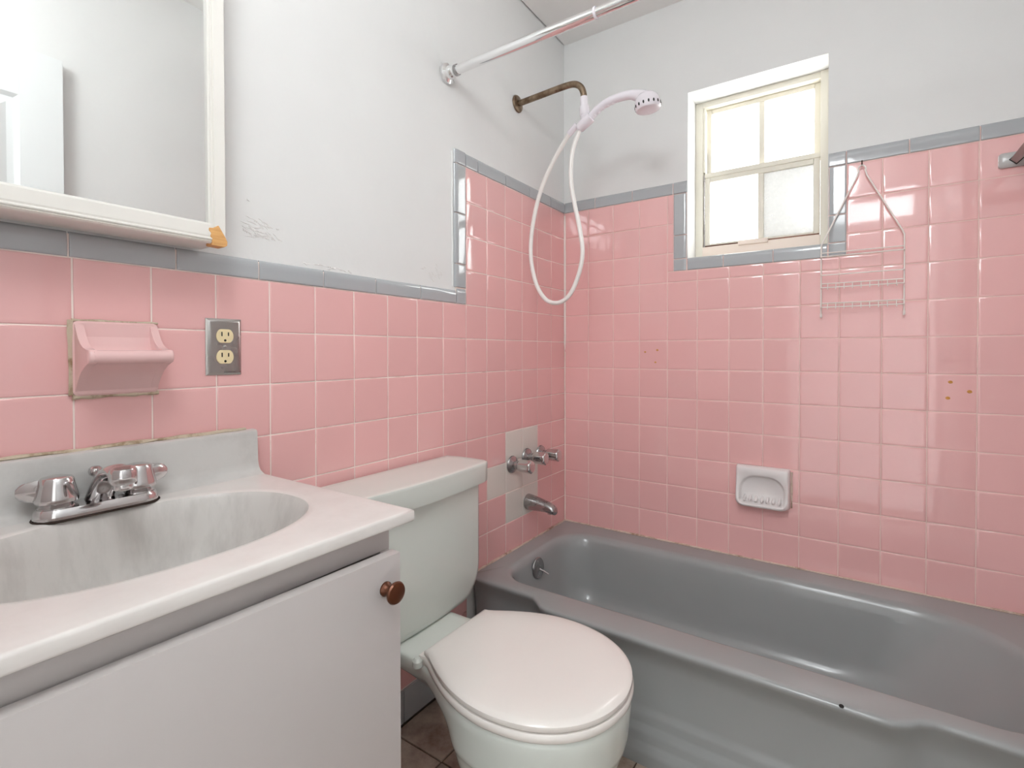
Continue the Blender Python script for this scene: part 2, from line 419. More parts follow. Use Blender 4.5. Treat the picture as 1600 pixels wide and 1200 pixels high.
patch(1.335, 1.288, .048, .022, 30, .026, -.35)
patch(1.335, 1.282, .035, .012, 8, .03, -.45)
patch(.80, 1.268, .03, .026, 18, .018, -.9)
patch(.85, 1.274, .018, .004, 3, .014, -.2)
patch(1.15, 1.232, .10, .004, 8, .03, -.1)
patch(1.36, 1.345, .01, .003, 2, .006, 0)
mb.build('peeling_paint', 'scuff', wall_left, True, 80)
# uneven paint edge along the vertical trim
pts = [(-PL+.0004, -.7195-random.random()*.003, 1.235+i*.022) for i in range(20)]
MB().tube(pts, [.0025+.0015*random.random() for _ in pts], 6).build('paint_edge', 'plaster', wall_left)

# ------------------------------------------------------------------ window
win = bpy.data.objects.new('window_1', None); COL.objects.link(win); win.location = (.734, .13, WZ0)
tag(win, 'small cream four-pane window above the bathtub', 'window', kind='structure')
YF = .115
def wb(name, x0, x1, y0, y1, z0, z1, bev=.002, m='winpaint', parent=win):
    return MB().box(x0, x1, y0, y1, z0, z1, bev).build(name, m, parent)
wb('jamb', WX0, .540, YF, YF+.07, WZ0, WZ1); wb('jamb', .928, WX1, YF-.004, YF+.07, WZ0, WZ1)
wb('head', .540, .928, YF, YF+.07, 1.966, WZ1); wb('sill', .540, .928, YF-.004, YF+.07, WZ0, 1.432, m='winrail')
wb('stop', .540, .548, YF+.004, YF+.02, 1.72, 1.966); wb('track', .540, .5445, YF+.012, YF+.055, 1.434, 1.80, .0008, 'steel')
def sash(z0, z1, y, bot, top):
    s = bpy.data.objects.new('sash', None); COL.objects.link(s); s.parent = win; s.location = (0, 0, 0)
    x0, x1 = .5465, .9265; st = .019; d = .018; xm = .7415
    wb('stile', x0, x0+st, y, y+d, z0, z1, .003, parent=s); wb('stile', x1-st, x1, y, y+d, z0, z1, .003, parent=s)
    wb('rail', x0+st, x1-st, y, y+d, z1-top, z1, .003, parent=s); wb('rail', x0+st, x1-st, y, y+d, z0, z0+bot, .003, parent=s)
    wb('muntin', xm-.0095, xm+.0095, y, y+d, z0+bot, z1-top, .003, parent=s)
    for a, b in ((x0+st, xm-.0095), (xm+.0095, x1-st)):
        wb('pane', a-.004, b+.004, y+.008, y+.011, z0+bot-.004, z1-top+.004, 0, 'pane_tinted' if (a > .7 and z0 < 1.6) else 'pane', s)
sash(1.70, 1.966, YF+.030, .020, .018); sash(1.434, 1.700, YF+.008, .012, .020)
wb('meeting_rail', .5465, .9285, YF+.004, YF+.030, 1.698, 1.716, .003)
wb('weather_strip', .548, .925, YF+.002, YF+.010, 1.4325, 1.4375, .001, 'bronze')
wb('latch', .668, .768, YF-.012, YF+.006, 1.424, 1.4405, .003, 'winrail')

# ------------------------------------------------------------------ door, seen in the mirror
door = thing('door_1', 'white panelled door standing open, reflected in the mirror', 'door', (1.44, -2.10, .01))
tag(door, kind='structure')
DXa, DXb, DY0, DY1, DT = 1.455, 1.491, -2.10, -1.32, 2.065
st = .115; zs = [(.22, .78), (.92, 1.40), (1.50, 1.90)]
ym = (DY0+DY1)/2
mb = MB().box(DXa, DXb, DY0, DY0+st, .012, DT, .001).box(DXa, DXb, DY1-st, DY1, .012, DT, .001).box(DXa, DXb, ym-.05, ym+.05, .012, DT, .001)
for a, b in ((.012, .22), (.78, .92), (1.40, 1.50), (1.90, DT)): mb.box(DXa, DXb, DY0+st, ym-.05, a, b).box(DXa, DXb, ym+.05, DY1-st, a, b)
mb.build('frame', 'doorpaint', door, False)
for a, b in zs:
    for y0, y1 in ((DY0+st, ym-.05), (ym+.05, DY1-st)):
        rings = []
        for ins, x in ((0, DXa), (.012, DXa+.012), (.03, DXa+.012), (.05, DXa+.003)):
            rings.append([(x, y0+ins, a+ins), (x, y1-ins, a+ins), (x, y1-ins, b-ins), (x, y0+ins, b-ins)])
        MB().loft(rings, False, True).build('panel', 'doorpaint', door, False)
MB().lathe([(.03, 0), (.03, .006), (.012, .01), (.012, .03), (.027, .04), (.03, .055), (.02, .066), (0, .068)], (DXa, -1.40, .98), (-1, 0, 0)).build('knob', 'chrome_dull', door)

# ------------------------------------------------------------------ bathtub
tub = thing('bathtub', 'grey enamel bathtub with curved apron along the tiled window wall', 'bathtub', (W/2, -.35, 0))
NS_F, NS_S, NC = 64, 12, 10
def rrect(x0, x1, y0, y1, rs, z):
    """rs = radii at (x0,y0),(x1,y0),(x1,y1),(x0,y1); starts on the front side (y0)"""
    out = []
    C = [((x0+rs[0], y0+rs[0]), PI, rs[0]), ((x1-rs[1], y0+rs[1]), 1.5*PI, rs[1]), ((x1-rs[2], y1-rs[2]), 0, rs[2]), ((x0+rs[3], y1-rs[3]), .5*PI, rs[3])]
    for i, (c, a0, r) in enumerate(C):
        for k in range(NC+1):
            a = a0+.5*PI*k/NC; out.append((c[0]+r*math.cos(a), c[1]+r*math.sin(a), z))
        nx = C[(i+1) % 4]; p = out[-1]; a = nx[1]; q = (nx[0][0]+nx[2]*math.cos(a), nx[0][1]+nx[2]*math.sin(a))
        ns = NS_F if i in (0, 2) else NS_S
        for k in range(1, ns): out.append((p[0]+(q[0]-p[0])*k/ns, p[1]+(q[1]-p[1])*k/ns, z))
    return out
def sm(t): t = max(0, min(1, t)); return t*t*(3-2*t)
def outer(off, z, bulge=1.0):
    y0 = -.655-off; r = .012
    pts = rrect(.004, W-.004, y0, -.004, (r, r, r, r), z); o = []
    for x, y, zz in pts:
        wgt = max(0, min(1, (-y-.45)/.2))
        b = .045*sm((x-.235)/.075)*sm((1.165-x)/.075)*bulge
        o.append((x, y-b*wgt, zz))
    return o
RZ = .3085
R0 = (.11, .16, .27, .13)
def inner(i, z, rr=0, ex=0):
    return rrect(.062+i, W-.085-i-ex, -.606+i*.8, -.088-i*1.1, tuple(max(.05, r-i*.4+rr) for r in R0), z)
rings = [outer(.006, 0), outer(.006, .026), outer(.003, .036), outer(-.006, .046), outer(-.008, .052), outer(-.0085, .066), outer(-.011, .074), outer(-.017, .084), outer(-.0185, .090), outer(-.019, .104), outer(-.021, .112), outer(-.0245, .120), outer(-.026, .130),
         outer(-.0265, .20), outer(-.0260, .235), outer(-.0235, .250), outer(-.0185, .264), outer(-.012, .278), outer(-.0055, .290), outer(-.0010, .2990), outer(-.0015, .3045), outer(-.006, .3075), outer(-.014, RZ+.0005, .98),
         inner(0, RZ), inner(.006, RZ-.0012), inner(.013, RZ-.0055), inner(.019, RZ-.013), inner(.024, RZ-.025), inner(.028, RZ-.045, 0, .004),
         inner(.040, .20, 0, .04), inner(.052, .13, 0, .085), inner(.062, .095, 0, .11), inner(.078, .072, 0, .13), inner(.105, .060, 0, .15), inner(.15, .055, 0, .17)]
MB().loft(rings, False, True).build('tub_body', 'tub', tub, True, 60)
# overflow plate with trip lever
ov = Vector((.0935, -.378, .258))
op = MB().lathe([(.036, 0), (.0365, .003), (.034, .006), (.024, .0075), (.010, .009), (0, .009)], ov, (1, 0, .12)).build('overflow_plate', 'chrome_dull', tub)
MB().tube([ov+Vector((.008, 0, -.002)), ov+Vector((.026, .004, -.008)), ov+Vector((.042, .006, -.016))], [.0032, .0030, .0036], 8).build('trip_lever', 'chrome', op)
# caulk line round the tub
def bead(pts, r0, m, parent, name='caulk_bead'):
    MB().tube(pts, [r0*(.6+.8*random.random()) for _ in pts], 6).build(name, m, parent)
bead([(.004+i*.022, -.0035, RZ+.001) for i in range(68)], .0042, 'caulk', tub)
bead([(.0035, -.004-i*.022, RZ+.001) for i in range(29)], .0042, 'caulk', tub)
o = MB().lathe([(.0045, 0), (.0048, .0006), (.0028, .0014), (0, .0015)], (1.012, -.6965, .3062), (0, -.35, 1), 9); o.build('enamel_chip', 'black', tub)

# ------------------------------------------------------------------ toilet
YC = -1.012
toilet = thing('toilet', 'pale grey toilet with white lid between sink cabinet and bathtub', 'toilet', (.35, YC, 0))
# tank: rounded outline in the y-z plane, bowed front
def tank_ring(x, ins):
    hw, zb, zt, r = .237-ins, .342+ins, .668, .085
    pts = []
    n = 10
    for k in range(n+1):
        a = PI+.5*PI*k/n; pts.append((-hw+r+r*math.cos(a), zb+r+r*math.sin(a)))
    for k in range(1, 10): pts.append((-hw+r+(2*hw-2*r)*k/10, zb))
    for k in range(n+1):
        a = 1.5*PI+.5*PI*k/n; pts.append((hw-r+r*math.cos(a), zb+r+r*math.sin(a)))
    pts.append((hw, .55)); pts.append((hw, zt))
    for k in range(1, 10): pts.append((hw-2*hw*k/10, zt))
    pts.append((-hw, zt)); pts.append((-hw, .55))
    return [(x(y) if callable(x) else x, YC+y, z) for y, z in pts]
fx = lambda y: .164-.016*(abs(y)/.237)**2
MB().loft([tank_ring(.012, .012), tank_ring(.018, .002), tank_ring(.03, 0), tank_ring(lambda y: fx(y)-.030, 0), tank_ring(lambda y: fx(y)-.014, .003), tank_ring(lambda y: fx(y)-.004, .010), tank_ring(lambda y: fx(y), .022)]).build('tank', 'toilet', toilet, True, 50)
half = [(.008, -.247), (.05, -.256), (.112, -.2585), (.148, -.2565), (.164, -.245), (.1705, -.225), (.178, -.15), (.1835, -.07), (.185, 0)]
poly = [(x, YC-y) for x, y in half]+[(x, YC+y) for x, y in reversed(half[:-1])]
def inset(poly, d):
    cx = sum(p[0] for p in poly)/len(poly); cy = sum(p[1] for p in poly)/len(poly)
    hx = max(abs(p[0]-cx) for p in poly); hy = max(abs(p[1]-cy) for p in poly)
    return [(cx+(p[0]-cx)*(1-d/hx), cy+(p[1]-cy)*(1-d/hy)) for p in poly]
rg = [[(x, y, z) for x, y in inset(poly, d)] for d, z in ((.012, .664), (.004, .664), (.0015, .667), (.0008, .700), (0, .712), (.0006, .7158), (.0026, .7182), (.006, .7190), (.03, .7194), (.055, .7195))]
MB().loft(rg).build('tank_lid', 'toilet', toilet, True, 40)
# bowl
OUT = [(.257, .106), (.275, .113), (.30, .128), (.34, .150), (.38, .167), (.43, .180), (.48, .183), (.53, .176), (.575, .160), (.615, .133), (.645, .098), (.664, .058), (.672, .020)]
def dense(pts, n=4):
    pts = bez([(x, h, 0) for x, h in pts], n); return [(p.x, p.y) for p in pts]
OUT = dense(OUT+[(.6735, .004)])
def egg(pts, z, cx=None, sx=1, sy=1, dx=0):
    cx = .46 if cx is None else cx
    P = [((x-cx)*sx+cx+dx, h*sy) for x, h in pts]
    return [(x, YC+h, z) for x, h in P]+[(x, YC-h, z) for x, h in reversed(P)]
BO = [(.03, .100), (.09, .102), (.15, .104), (.20, .105), (.245, .110), (.285, .124), (.33, .147), (.38, .168), (.43, .181), (.48, .184), (.53, .177), (.575, .161), (.615, .134), (.645, .099), (.664, .059), (.672, .020)]
BO = dense(BO+[(.6735, .004)])
def bo(back, sx, sy, z, dx=0, rs=1):
    """back: x where the rear of the section starts"""
    n = len(BO); P = []
    for x, h in BO:
        if x < .285: x2 = back+(x-.03)/(.285-.03)*(.285-back)
        else: x2 = x
        k_ = sm((.40-x)/.16); P.append((x2, h*(1-k_*(1-rs))))
    return egg(P, z, .42, sx, sy, dx)
rings = [bo(.25, .86, .60, 0, .01, .62), bo(.25, .86, .60, .018, .01, .62), bo(.255, .78, .52, .04, .01, .58), bo(.26, .74, .54, .09, .005, .52), bo(.255, .78, .66, .135, 0, .46), bo(.25, .85, .79, .175, 0, .42), bo(.24, .91, .885, .212, 0, .42), bo(.23, .940, .925, .236, 0, .44), bo(.23, .950, .938, .247, 0, .46), bo(.225, .958, .950, .250, 0, .5),
         bo(.22, .968, .962, .253, 0, .55), bo(.20, .976, .968, .262, 0, .62), bo(.17, .984, .975, .283, 0, .78), bo(.12, .99, .980, .297, 0, .90), bo(.07, .995, .985, .308, 0, .97), bo(.035, 1, .990, .320), bo(.03, 1, .995, .334), bo(.034, .994, .985, .3415), bo(.045, .975, .95, .345), bo(.10, .90, .8, .346)]
MB().loft(rings).build('bowl', 'toilet', toilet, True, 60)
# seat ring and lid
def plate(rs, m, name, ins_list):
    rings = [egg(OUT, z, .46, 1-d/.2, 1-d/.18) for d, z in ins_list]
    return MB().loft(rings).build(name, m, toilet, True, 40)
plate(None, 'seat', 'seat', ((.012, .3455), (-.002, .3465), (-.0045, .350), (-.0045, .3590), (-.002, .3625), (.006, .3635)))
plate(None, 'seat', 'seat_lid', ((.008, .3645), (-.001, .3655), (-.0025, .369), (-.002, .3755), (.002, .3795), (.010, .3822), (.028, .3842), (.036, .3852), (.06, .3862), (.11, .3868)))
for s in (-1, 1):
    MB().box(.238, .272, YC+s*.095-.014, YC+s*.095+.014, .344, .3635, .004).build('hinge', 'seat', toilet)
    MB().lathe([(.011, 0), (.011, .012), (.006, .018), (0, .019)], (.245, YC+s*.118, .345), (0, 0, 1), 14).build('bolt_cap', 'toilet', toilet)

# ------------------------------------------------------------------ vanity cabinet and top
CZ, CXF, CYR, CYL = .785, .464, -1.355, -1.955
van = thing('sink_cabinet', 'white laminate sink cabinet with one flat door slightly ajar', 'cabinet', (.22, -1.66, 0))
KY0, KY1, KX = -1.945, -1.385, .440
mb = MB().box(0.008, KX-.016, KY1-.016, KY1, .0, .757, .001).box(.008, KX-.016, KY0, KY0+.016, 0, .757, .001).box(.008, KX-.016, KY0+.016, KY1-.016, .08, .096).box(.008, .014, KY0+.016, KY1-.016, .096, .757).box(.30, .316, KY0+.016, KY1-.016, 0, .08)
mb.build('cabinet_body', 'cabinet', van)
MB().box(KX-.016, KX, KY0, KY1, .728, .766, .001).build('top_rail', 'cabinet', van)
MB().box(KX-.016, KX, KY1-.018, KY1, .08, .728, .001).build('stile', 'cabinet', van); MB().box(KX-.016, KX, KY0, KY0+.035, .08, .728, .001).build('stile', 'cabinet', van)
MB().box(KX-.016, KX, KY0+.035, KY1-.018, .08, .12, .001).build('bottom_rail', 'cabinet', van)
hy, ey = -1.938, -1.394; th = math.radians(1.55)
def drot(x, y, z):
    dx, dy = x-(KX+.001), y-hy
    return (KX+.001+dx*math.cos(th)+dy*math.sin(th), hy-dx*math.sin(th)+dy*math.cos(th), z)
mb = MB().box(KX+.001, KX+.020, hy, ey, .085, .7335, .0012); mb.v = [drot(*v) for v in mb.v]
dr = mb.build('door', 'cabinet', van)
kc = Vector(drot(KX+.020, ey-.028, .6885)); kd = Vector((math.cos(th), -math.sin(th), 0))
MB().lathe([(.0105, 0), (.0105, .002), (.0075, .005), (.0055, .010), (.006, .015), (.0125, .018), (.0155, .020), (.016, .0225), (.0145, .025), (.009, .0268), (0, .0273)], kc, kd, 32).build('knob', 'bronze', dr)

top = thing('vanity_sink', 'pale cultured marble sink top with moulded oval bowl', 'sink', (.23, -1.655, .757))
# slab with an oval hole: loft outer rectangle to oval, then down into the bowl
BX, BY, AX, AY = .232, -1.628, .155, .214
N = 96
def oval(sx, sy, z, dx=0):
    o = []
    for k in range(N):
        a = 2*PI*k/N; c, s = math.cos(a), math.sin(a); e = 2/2.25
        o.append((BX+dx+sx*math.copysign(abs(c)**e, c), BY+sy*math.copysign(abs(s)**e, s), z))
    return o
def rectring(x0, x1, y0, y1, z):
    o = []
    for k in range(N):
        a = 2*PI*k/N; c, s = math.cos(a), math.sin(a)
        tx = ((x1-BX) if c > 0 else (BX-x0))/max(abs(c), 1e-6); ty = ((y1-BY) if s > 0 else (BY-y0))/max(abs(s), 1e-6)
        t = min(tx, ty); o.append([BX+c*t, BY+s*t, z])
    # snap nearest points to the corners
    for cx, cy in ((x0, y0), (x0, y1), (x1, y0), (x1, y1)):
        i = min(range(N), key=lambda j: (o[j][0]-cx)**2+(o[j][1]-cy)**2); o[i][0] = cx; o[i][1] = cy
    return [tuple(p) for p in o]
def rr_(d, z): return rectring(.002, CXF-d, CYL+d, CYR-d, z)
MB().loft([rr_(.02, CZ-.0185), rr_(.0015, CZ-.0185), rr_(.0003, CZ-.0172), rr_(0, CZ-.0150), rr_(0, CZ-.0042), rr_(.0009, CZ-.0016), rr_(.0028, CZ-.0003), rr_(.005, CZ), rr_(.022, CZ),
           oval(AX+.012, AY+.012, CZ), oval(AX+.004, AY+.004, CZ-.0004), oval(AX, AY, CZ-.002)], False, False).build('counter', 'marble', top, True, 50)
MB().loft([oval(AX, AY, CZ-.002), oval(AX-.004, AY-.004, CZ-.008), oval(AX-.010, AY-.011, CZ-.03), oval(AX-.020, AY-.024, CZ-.075), oval(AX-.036, AY-.046, CZ-.115, -.004), oval(AX-.066, AY-.088, CZ-.142, -.008), oval(.045, .06, CZ-.154, -.012), oval(.022, .022, CZ-.157, -.015)], False, True).build('bowl', 'bowl', top, True, 60)
MB().lathe([(.021, 0), (.021, .002), (.016, .003), (.012, .001), (0, .001)], (BX-.015, BY, CZ-.1568), (0, 0, 1)).build('drain', 'chrome_dull', top)
prof = [(.002, CZ-.004), (.050, CZ-.002), (.040, CZ+.0015), (.030, CZ+.006), (.0245, CZ+.013), (.0215, CZ+.024), (.0195, CZ+.080), (.0175, CZ+.0855), (.013, CZ+.0875), (.002, CZ+.0880)]
MB().loft([[(x, y, z) for x, z in prof] for y in (CYL, CYL+.004, CYR-.030, CYR-.006, CYR-.0025)]).build('backsplash', 'splash', top, True, 40)
bead([(.006+random.gauss(0, .001), CYL+i*.02, CZ+.0895+random.gauss(0, .0006)) for i in range(30)], .0034, 'caulk_olive', top)

# ------------------------------------------------------------------ basin faucet
FX, FY = .056, -1.631
fau = thing('sink_faucet', 'worn chrome two-handle faucet on the sink top', 'faucet', (FX, FY, CZ))
def stadium(hl, r, z, n=12):
    o = []
    for k in range(n+1): a = PI*k/n; o.append((FX+r*math.cos(a), FY+hl+r*math.sin(a), z))
    for k in range(n+1): a = PI+PI*k/n; o.append((FX+r*math.cos(a), FY-hl+r*math.sin(a), z))
    return o
MB().loft([stadium(.051, .0275, CZ), stadium(.051, .028, CZ+.004), stadium(.051, .027, CZ+.012), stadium(.051, .024, CZ+.017), stadium(.051, .015, CZ+.019)]).build('base', 'chrome', fau)
for s in (-1, 1):
    hb = Vector((FX, FY+s*.051, CZ+.016))
    h = MB().lathe([(.022, 0), (.0235, .003), (.020, .006), (.019, .0075), (.0255, .010), (.0262, .014), (.0248, .020), (.0215, .035), (.0202, .042), (.0182, .0452), (.013, .0465), (0, .047)], hb, (0, 0, 1), 32).build('handle', 'chrome', fau)
    d = Vector((-.35 if s < 0 else -.10, s*.94, 0)).normalized(); w = Vector((0, 0, 1)); rings = []
    for t, hh, tt in ((.010, .017, .008), (.022, .0165, .0075), (.032, .0145, .0065), (.040, .0115, .005), (.0445, .006, .003)):
        c = hb+d*t+w*(.027); nrm = d.cross(w)
        rings.append([c+w*(hh*math.sin(2*PI*k/14))+nrm*(tt*math.cos(2*PI*k/14)) for k in range(14)])
    MB().loft(rings).build('lever', 'chrome', h)
# spout: rises forward from the base and flattens over the bowl
sp = [(FX-.006, FY, CZ+.012), (FX+.010, FY, CZ+.030), (FX+.030, FY, CZ+.050), (FX+.052, FY, CZ+.064), (FX+.074, FY, CZ+.0690), (FX+.086, FY, CZ+.0690), (FX+.094, FY, CZ+.0680)]
spp = bez(sp, 5); rings = []
for i, p in enumerate(spp):
    t = i/(len(spp)-1); tg = (spp[min(i+1, len(spp)-1)]-spp[max(0, i-1)]).normalized(); b = Vector((0, 1, 0)); n = tg.cross(b)
    k_ = math.sqrt(max(0, 1-max(0, (t-.74)/.26)**2)); hw = .004+(.0150-.003*t)*k_; hh = .003+(.0095-.002*t)*k_
    rings.append([p+b*(hw*math.cos(2*PI*k/20))+n*(hh*math.sin(2*PI*k/20)) for k in range(20)])
spo = MB().loft(rings).build('spout', 'chrome', fau, True, 60)
MB().lathe([(.0150, 0), (.0168, .002), (.0175, .006), (.0172, .018), (.0150, .0225), (.0100, .0250), (0, .0258)], (FX+.094, FY, CZ+.0545), (.05, 0, 1), 30).build('spout_head', 'chrome', spo)
MB().lathe([(.0118, 0), (.0122, .003), (.0120, .0095), (.0105, .011), (.009, .009), (0, .008)], (FX+.094, FY, CZ+.0560), (0, 0, -1), 24).build('aerator', 'chrome', spo)
MB().tube([(FX-.016, FY, CZ+.018), (FX-.016, FY, CZ+.050)], .0028, 8).lathe([(.004, 0), (.008, .003), (.0095, .008), (.0085, .013), (.005, .016), (0, .0165)], (FX-.016, FY, CZ+.050), (0, 0, 1), 18).build('lift_rod', 'chrome', fau)
bead([Vector(p)+Vector((0, 0, .001)) for p in stadium(.051, .029, CZ)]+[Vector(stadium(.051, .029, CZ)[0])+Vector((0, 0, .001))],   .0014, 'grime', fau, 'scale_deposit')

# ------------------------------------------------------------------ medicine cabinet with mirror
MX, MYR, MYL, MZ0, MZ1 = .086, -1.450, -1.955, 1.226, 1.90
med = thing('medicine_cabinet', 'cream framed mirror cabinet with broken lower corner above the sink', 'cabinet', (.04, -1.70, MZ0))
MB().box(0, MX-.016, MYL+.004, MYR-.004, MZ0, MZ1, .0015).build('cabinet_box', 'cabpaint', med)
IZ, IY = 1.2595, -1.4800
def stile(y0, y1, z0, z1):
    return [(MX-.016, y0), (MX-.016, y1)]
# bottom rail with stepped moulding under the face
pr = [(MX-.016, 1.2285), (MX-.006, 1.2240), (MX-.002, 1.2252), (MX+.0005, 1.2275), (MX-.0015, 1.2290), (MX+.0018, 1.2310), (MX+.0018, 1.2328), (MX-.0008, 1.2345), (MX-.0004, 1.2368), (MX, 1.2375), (MX, 1.2562), (MX-.002, 1.2592), (MX-.006, 1.2610), (MX-.016, 1.2610)]
MB().loft([[(x, y, z) for x, z in pr] for y in (MYL, -1.4745)]).build('bottom_rail', 'cabpaint', med, True, 25)
# right stile: flat with a bead next to the glass; foot cut where the corner broke away
ps = [(MX-.016, IY), (MX-.007, IY), (MX-.0035, IY+.0015), (MX-.0035, IY+.0045), (MX-.0008, IY+.0055), (MX-.0008, IY+.0085), (MX-.0025, IY+.0098), (MX, IY+.0112), (MX, MYR-.001), (MX-.001, MYR), (MX-.016, MYR)]
def footz(y): return 1.2505 if y < -1.4705 else (1.2505+(y+1.4705)*1.0 if y < -1.463 else 1.258-(y+1.463)*1.85)
MB().loft([[(x, y, footz(y)) for x, y in ps], [(x, y, MZ1) for x, y in ps]]).build('stile', 'cabpaint', med, True, 25)
MB().box(MX-.016, MX, MYL, MYL+.03, 1.261, MZ1, .002).build('stile', 'cabpaint', med)
MB().box(MX-.016, MX, MYL+.03, IY, MZ1-.035, MZ1, .002).build('top_rail', 'cabpaint', med)
wd = [(-1.4795, 1.2465), (-1.4790, 1.2510), (-1.4720, 1.2520), (-1.4630, 1.2580), (-1.4510, 1.2385), (-1.4475, 1.2310), (-1.4480, 1.2240), (-1.4530, 1.2205), (-1.4742, 1.2212), (-1.4742, 1.2330), (-1.4770, 1.2370), (-1.4755, 1.2420)]
tag(MB().bevprism(wd, 'x', MX-.022, MX+.0012, .0008, 1).build('broken_corner', 'wood', med, True, 30), 'bare orange wood where the frame corner broke off')
MB().box(MX-.012, MX-.009, MYL+.028, IY+.002, 1.258, MZ1-.033).build('mirror', 'mirror', med, False)

# ------------------------------------------------------------------ pink soap dish on the left wall
sd = thing('soap_dish', 'pale pink ceramic soap dish set in tile above the sink', 'soap dish', (0, -1.588, .96))
y0, y1, zb, zt = -1.6485, -1.5295, .9605, 1.081
# profile of the outer shell swept from back plate to tray; rings along x
def sdring(x, ya, yb, za, zb_, r):
    o = []; n = 5
    for (cy, cz, a0) in ((ya+r, za+r, PI), (yb-r, za+r, 1.5*PI), (yb-r, zb_-r, 0), (ya+r, zb_-r, .5*PI)):
        for k in range(n+1): a = a0+.5*PI*k/n; o.append((x, cy+r*math.cos(a), cz+r*math.sin(a)))
    return o
ZT = 1.036
sh = [sdring(.0005, y0, y1, zb, zt, .006), sdring(.006, y0, y1, zb, zt, .008), sdring(.009, y0+.003, y1-.003, zb+.003, zt-.003, .008)]
MB().loft(sh).build('back_plate', 'pinkdish', sd)
# tray: solid bracket with concave underside and scooped top
ya, yb = y0+.004, y1-.004
under = [(.006, zb+.004), (.012, zb+.012), (.022, zb+.026), (.036, zb+.039), (.052, zb+.048), (.064, zb+.0525), (.072, zb+.0545), (.0755, zb+.058), (.0765, zb+.064), (.0745, zb+.0705), (.069, zb+.0735), (.063, zb+.0725)]
scoop = [(.056, zb+.066), (.045, zb+.062), (.03, zb+.062), (.018, zb+.068), (.012, zb+.082), (.008, zb+.100), (.004, zb+.104)]
MB().loft([[(x, y, z) for x, z in under+scoop+[(.002, zb+.06)]] for y in (ya+.004, ya+.006, yb-.006, yb-.004)]).build('tray', 'pinkdish', sd, True, 60)
for s, yy in ((1, ya), (-1, yb)):
    side = [(.004, zb+.003), (.012, zb+.011), (.022, zb+.025), (.036, zb+.038), (.052, zb+.047), (.064, zb+.0515), (.072, zb+.054), (.076, zb+.060), (.0755, zb+.068), (.071, zb+.0735), (.060, zb+.0745), (.046, zb+.078), (.034, zb+.084), (.024, zb+.093), (.015, zb+.106), (.009, zb+.116), (.004, zb+.118)]
    rings = []
    for dy, k in ((-.002, .003), (-.0005, .0008), (.004, .0), (.008, .001), (.0095, .0035)):
        cx = .03; cz = zb+.06
        rings.append([(x+(cx-x)*k*12, yy+s*dy, z+(cz-z)*k*9) for x, z in side])
    MB().loft(rings).build('side_wing', 'pinkdish', sd, True, 60)
bead([(.003, y0-.002, zb+.002+i*.02) for i in range(7)], .004, 'caulk_olive', sd); bead([(.003, y0+i*.012, zb-.0015) for i in range(11)], .0036, 'caulk_olive', sd); bead([(.003, y0+i*.012, zt+.001) for i in range(11)], .0024, 'caulk_olive', sd)

# ------------------------------------------------------------------ electrical outlet
ot = thing('electrical_outlet', 'steel double outlet plate on pink tile beside the soap dish', 'outlet', (0, -1.4143, .986))
oy0, oy1, oz0, oz1 = -1.448, -1.3805, .986, 1.0965
rings = [[(x, a, b) for a, b in ((oy0+i, oz0+i), (oy1-i, oz0+i), (oy1-i, oz1-i), (oy0+i, oz1-i))] for x, i in ((.0008, .0), (.002, .0), (.0058, .0055), (.0064, .0075), (.0065, .01))]
MB().loft(rings, True, True).build('plate', 'steel', ot, True, 30)
oc = (oy0+oy1)/2
for zc in (1.0623, 1.0215):
    pts = [(oc+.0165*math.cos(a), zc+max(-.0135, min(.0135, .0165*math.sin(a)))) for a in [2*PI*k/28 for k in range(28)]]
    rc = MB().bevprism(pts, 'x', .0045, .0080, .0007, 1).build('receptacle', 'ivory', ot, True, 40)
    for s, hh in ((-1, .0042), (1, .0036)): MB().box(.0072, .0084, oc+s*.0062-.0011, oc+s*.0062+.0011, zc+.0040-hh, zc+.0040+hh).build('slot', 'black', rc, False)
    MB().lathe([(.0024, 0), (.0024, .0011), (0, .0011)], (.0072, oc, zc-.0085), (1, 0, 0), 12).build('ground_hole', 'black', rc)
MB().lathe([(.0032, 0), (.0032, .0008), (.002, .0016), (0, .0018)], (.0064, oc, (oz0+oz1)/2), (1, 0, 0), 14).build('screw', 'steel', ot)

# ------------------------------------------------------------------ shower rod
rod = thing('shower_rod', 'chrome shower curtain rod spanning the bathtub', 'rod', (-PL, -.7445, 1.879))
ry, rz = -.7445, 1.879
for x, ax in ((-PL+.0005, 1), (W-.0005, -1)):
    MB().lathe([(.0305, 0), (.031, .004), (.0295, .009), (.026, .011), (.0205, .014), (.0195, .024), (.0175, .027), (.0165, .036), (.0125, .037)], (x, ry, rz), (ax, 0, 0), 36).build('flange', 'chrome_bright', rod)
    MB().lathe([(.0165, .036), (.0168, .040), (.0160, .045), (.0120, .046)], (x, ry, rz), (ax, 0, 0), 30).build('collar', 'chrome_dull', rod)
MB().tube([(.035, ry, rz), (.49, ry, rz)], .0135, 28).build('outer_tube', 'chrome_bright', rod)
MB().tube([(.487, ry, rz), (W-.035, ry, rz)], .0115, 28).build('inner_tube', 'chrome_bright', rod)
MB().lathe([(.0135, 0), (.0148, .0006), (.0148, .006), (.012, .0066)], (.486, ry, rz), (1, 0, 0), 28).build('joint_ring', 'white_plastic', rod)

